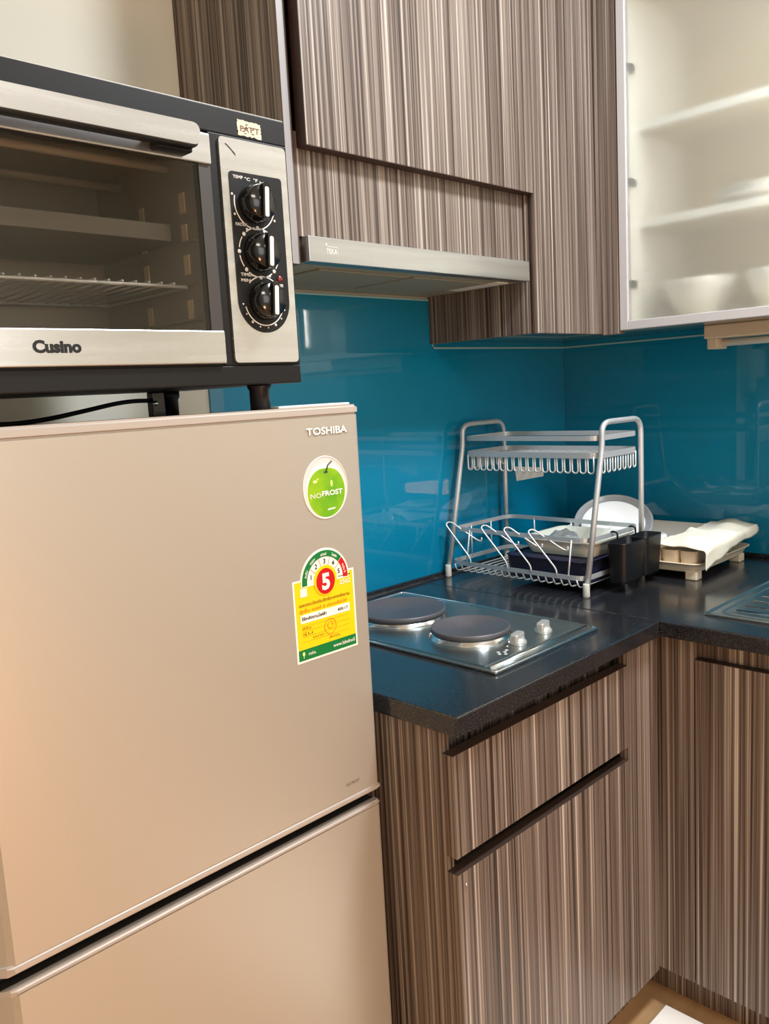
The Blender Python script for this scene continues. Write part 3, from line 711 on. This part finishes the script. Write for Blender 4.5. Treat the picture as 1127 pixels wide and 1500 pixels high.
for i in range(18):      # shelf wires of the upper tier and the loops that hang below its rail
    y = RY1+.026+i*.0198
    MB().sweep([(-.486, y, 1.1725), (-.313, y, 1.1725)], WR, 6).build('shelf_wire', M['wire'], t)
    MB().sweep(uloop((-.4865, y-.0072, 0), (-.4865, y+.0072, 0), 1.175, 1.1385), WR, 8).build('loop_wire', M['wire'], t)
for i in range(7):
    x = -.466+i*.0225
    for y in (RY1+.0075, RY0-.0075): MB().sweep(uloop((x-.006, y, 0), (x+.006, y, 0), 1.175, 1.1385), WR, 8).build('loop_wire', M['wire'], t)
for i in range(18):      # floor wires of the lower basket
    y = RY1+.022+i*.0202
    p = fillet([(-.553, y+.004, .914), (-.551, y, .8985), (-.54, y, .8965), (-.325, y, .8965), (-.313, y, .900), (-.312, y, .916)], .007, 4)
    MB().sweep(p, WR, 6).build('floor_wire', M['wire'], t)
for y in (-.06, -.345):
    MB().sweep([(-.537, y, .998), (-.553, y, .918)], .002, 6).build('basket_post', M['wire'], t)
for y in (-.09, -.2, -.31):
    MB().sweep([(-.312, y, .998), (-.312, y, .918)], .002, 6).build('basket_post', M['wire'], t)
for x in (-.47, -.39):
    MB().sweep([(x, RY0-.006, .998), (x, RY0-.006, .918)], .002, 6).build('basket_post', M['wire'], t)
for yb in (-.073, -.182, -.248, -.316):   # slanting cup prongs
    p = fillet([(-.554, yb, .919), (-.554, yb, .933), (-.556, yb+.058, .995), (-.556, yb+.074, 1.012), (-.545, yb+.066, 1.017), (-.536, yb+.040, .998), (-.520, yb+.006, .972), (-.516, yb-.006, .968), (-.516, yb-.006, .978)], .012, 6)
    MB().sweep(p, .0019, 8).build('cup_prong', M['wire'], t)

# things in and on the rack
mb = MB(); rtub(mb, -.532, -.372, -.345, -.165, .8992, .950, .022, .004, .003, .002)
mb.box((-.525, -.365, .944), (-.352, -.172, .9485), .002)
solo(mb, 'storage_box', M['navy'], (-.43, -.27, .8992), 'navy blue plastic box in the lower basket of the dish rack', 'box')
mb = MB(); rtub(mb, -.485, -.362, -.335, -.195, .9495, .986, .02, .014, .002, .006)
solo(mb, 'shallow_tray', M['tray_white'], (-.41, -.275, .9495), 'shallow pale plastic tray resting on the navy box', 'tray')
mb = MB(); n = 18; rows = []
for i in range(n+1):
    rows.append([(-.468+.085*j/n, -.20-.105*i/n, .954+.042*max(0, math.sin(PI*i/n)*math.sin(PI*j/n))**.6+.006*math.sin(7.3*i/n*3+2)*math.sin(5.1*j/n*3)*math.sin(PI*i/n)*math.sin(PI*j/n)) for j in range(n+1)])
mb.grid(rows); solo(mb, 'plastic_wrap', M['film'], (-.43, -.25, .954), 'crumpled clear plastic wrap lying in the shallow pale tray', 'plastic wrap')
mb = MB(); mb.prism([(-.448, -.133, 1.1445), (-.440, -.211, 1.1435), (-.440, -.209, 1.123), (-.448, -.139, 1.110)], (1, .1, 0), .0015)
mb.sweep([(-.4445, -.165, 1.1705), (-.4445, -.165, 1.142)], .0012, 6)
solo(mb, 'plastic_card', M['grey_card'], (-.444, -.172, 1.110), 'small grey plastic card hanging under the upper tier of the dish rack', 'card')

# cutlery holder hanging on the rack's near side
t = thing('cutlery_holder', (-.40, -.43, .900), 'black two-compartment cutlery holder hanging on the near side of the dish rack', 'cutlery holder')
mb = MB(); rtub(mb, -.490, -.446, -.403, -.4045, .9010, .990, .018, .004, .0022); mb.build('compartment', M['black'], t)
mb = MB(); rtub(mb, -.394, -.444, -.324, -.4045, .9010, .990, .014, .004, .0022); mb.build('compartment', M['black'], t)
mb = MB(); mb.box((-.402, -.438, .955), (-.394, -.408, .9885)); mb.build('bridge', M['black'], t)
for x in (-.44, -.36):
    MB().sweep(fillet([(x, -.401, .96), (x, -.401, 1.004), (x, -.386, 1.006), (x, -.3815, .995)], .006, 4), .0022, 8).build('hook', M['black'], t)

# ------------------------------------------------------------------ dish drainer
t = thing('dish_drainer', (-.18, -.34, H), 'ivory plastic dish drainer with drip tray against the right wall', 'dish drainer')
TX0, TX1, TY0, TY1 = -.298, -.030, -.515, -.120
mb = MB(); rtub(mb, TX0, TY0, TX1, TY1, .898, .920, .03, .012, .003, .003)
mb = mb.build('drip_tray', M['beige'], t, 'beige drip tray')
for x in (TX0+.012, TX1-.02):
    for y in (TY0+.012, TY1-.02): box((x-.014, y-.014, H), (x+.014, y+.014, .9), .003).build('foot', M['beige'], mb)
mb = MB(); rtub(mb, TX0+.045, TY0+.022, TX1-.006, TY1-.01, .9065, .962, .028, .016, .003, .003)
bk = mb.build('basket', M['ivory'], t)
for y in (-.494, -.450, -.406):
    mb = MB(); rtub(mb, TX0+.002, y-.018, TX0+.042, y+.018, .903, .946, .014, .0035, .002); mb.build('cutlery_cup', M['beige'], t, 'beige cup at the front of the drainer')
# tea towel over its near end
mb = MB(); NX, NT = 28, 34; rows = []
for i in range(NT+1):
    row = []
    for j in range(NX+1):
        sx = j/NX; x = -.312+.292*sx; L0 = .12; hang = .044-.032*sx+.004*math.sin(9*sx)
        s = (L0+hang)*i/NT
        wave = .0035*math.sin(x*70+2.1*math.sin(s*24))+.0030*math.sin(x*31+s*55)+.0018*math.sin(x*150-s*40)
        if s < L0:
            y = -.422-s+.012*math.sin(x*12)*(1-s/L0); z = .9640+max(0., wave)+.006*math.exp(-((s-.07)/.03)**2)
            z -= .010*max(0, 1-sx*6)*min(1, s/.05)
        else:
            q = s-L0; y = -.422-L0-.004*math.sin(min(1, q/.008)*PI/2)-wave*.5+q*.10; z = .9640-q+max(0., wave)*max(0, 1-q/.02)
            z -= .010*max(0, 1-sx*6)
        row.append((x, y, z))
    rows.append([(a, b, c_-.006*max(0, (-.05-a)/.26)) for a, b, c_ in [(a, b, c_+.004) for a, b, c_ in row]])
mb.grid(rows)
tw = solo(mb, 'dish_cloth', M['cloth'], (-.17, -.47, .95), 'cream dish cloth draped over the near end of the dish drainer', 'cloth')
md = tw.modifiers.new('thickness', 'SOLIDIFY'); md.thickness = .002; md.offset = 1.
# plates leaning in it
nn = Vector((-.53, -.28, .80)).normalized()
c = Vector((-.165, -.232, .976))
mb = MB(); r = .100
mb.lathe((0, 0, 0), [(r*.60, -.030), (r*.66, -.028), (r*.94, -.004), (r, 0), (r*.975, .002), (r*.93, -.001), (r*.64, -.025), (0, -.026)], nn, 56)
o = mb.build('serving_dish', M['grey_glass']); o.location = c
tag(o, 'grey translucent round dish leaning upright in the dish drainer', 'dish')
e2 = (Vector((0, 0, 1))-nn*nn.z).normalized()
mb = MB(); mb.lathe((0, 0, 0), [(.020, .05), (.024, .048), (.031, .02), (.034, 0), (.0325, 0), (.029, .02), (.022, .045), (0, .047)], seg=32)
o = mb.build('cup', M['white_china']); o.location = (-.205, -.372, .9125); tag(o, 'small white cup turned upside down beside the cloth in the dish drainer', 'cup')
o = plate('plate', c+nn*.004-e2*.022, .080, 'white round plate leaning in front of the grey dish in the dish drainer', 'plate', nn, dish=.012)

# ------------------------------------------------------------------ floor mat
mb = MB(); mb.box((-1.10, -.592, FZ), (-.609, -1.45, FZ+.006), .002)
solo(mb, 'floor_mat', M['mat'], (-.85, -1.0, FZ), 'white mat corner on the tan floor in front of the cabinets', 'mat')

# ------------------------------------------------------------------ lights
def area(name, loc, aim, size, power, col, sy=None):
    l = bpy.data.lights.new(name, 'AREA'); l.energy = power; l.color = col; l.size = size
    if sy: l.shape = 'RECTANGLE'; l.size_y = sy
    o = bpy.data.objects.new(name, l); COL.objects.link(o); o.location = loc
    o.rotation_euler = (Vector(aim)-Vector(loc)).to_track_quat('-Z', 'Y').to_euler(); return o
area('ceiling_lamp', (-.75, -1.15, 2.57), (-.75, -1.15, 0), .3, 29, (.87, .93, 1.))
area('rear_ceiling_lamp', (-1.9, -2.5, 2.57), (-1.9, -2.5, 0), .6, 15, (1., .93, .84))
area('window_daylight', (-1.5, -3.25, 1.75), (-1.3, 0, 1.6), 1.2, 8, (.88, .94, 1.), 1.3)
area('low_warm_fill', (-1.8, -2.2, .62), (-1.0, -.5, .45), .3, 8, (1., .50, .25))  # added low warm fill in place of bounce from the floor
area('cabinet_fill_light', (-.262, -.778, 1.83), (-.12, -.45, 1.83), .015, .8, (1., .98, .93), .66)  # light added inside the cabinet so its shelves read through the frosted pane

W = bpy.data.worlds.new('room_world'); S.world = W; W.use_nodes = True
W.node_tree.nodes['Background'].inputs[0].default_value = (1, .95, .88, 1); W.node_tree.nodes['Background'].inputs[1].default_value = .1

# ------------------------------------------------------------------ camera
cam = bpy.data.cameras.new('camera'); co = bpy.data.objects.new('camera', cam); COL.objects.link(co)
px, py_, pz_, yaw, pitch, roll, F = CAMQ = (-2.0848, -1.3424, 1.3371, .77772, -.14090, -.05510, 1229.2)
f = Vector((math.sin(yaw)*math.cos(pitch), math.cos(yaw)*math.cos(pitch), math.sin(pitch)))
r0 = Vector((math.cos(yaw), -math.sin(yaw), 0)); u0 = r0.cross(f)
r = r0*math.cos(roll)+u0*math.sin(roll); u = -r0*math.sin(roll)+u0*math.cos(roll)
co.matrix_world = Matrix(((r.x, u.x, -f.x, px), (r.y, u.y, -f.y, py_), (r.z, u.z, -f.z, pz_), (0, 0, 0, 1)))
cam.sensor_fit = 'VERTICAL'; cam.sensor_height = 36; cam.lens = F/1500*36; cam.clip_start = .02
S.camera = co
S.view_settings.view_transform = 'Standard'; S.view_settings.look = 'None'; S.view_settings.gamma = 1; S.view_settings.use_curve_mapping = False
S.view_settings.exposure = 0.6
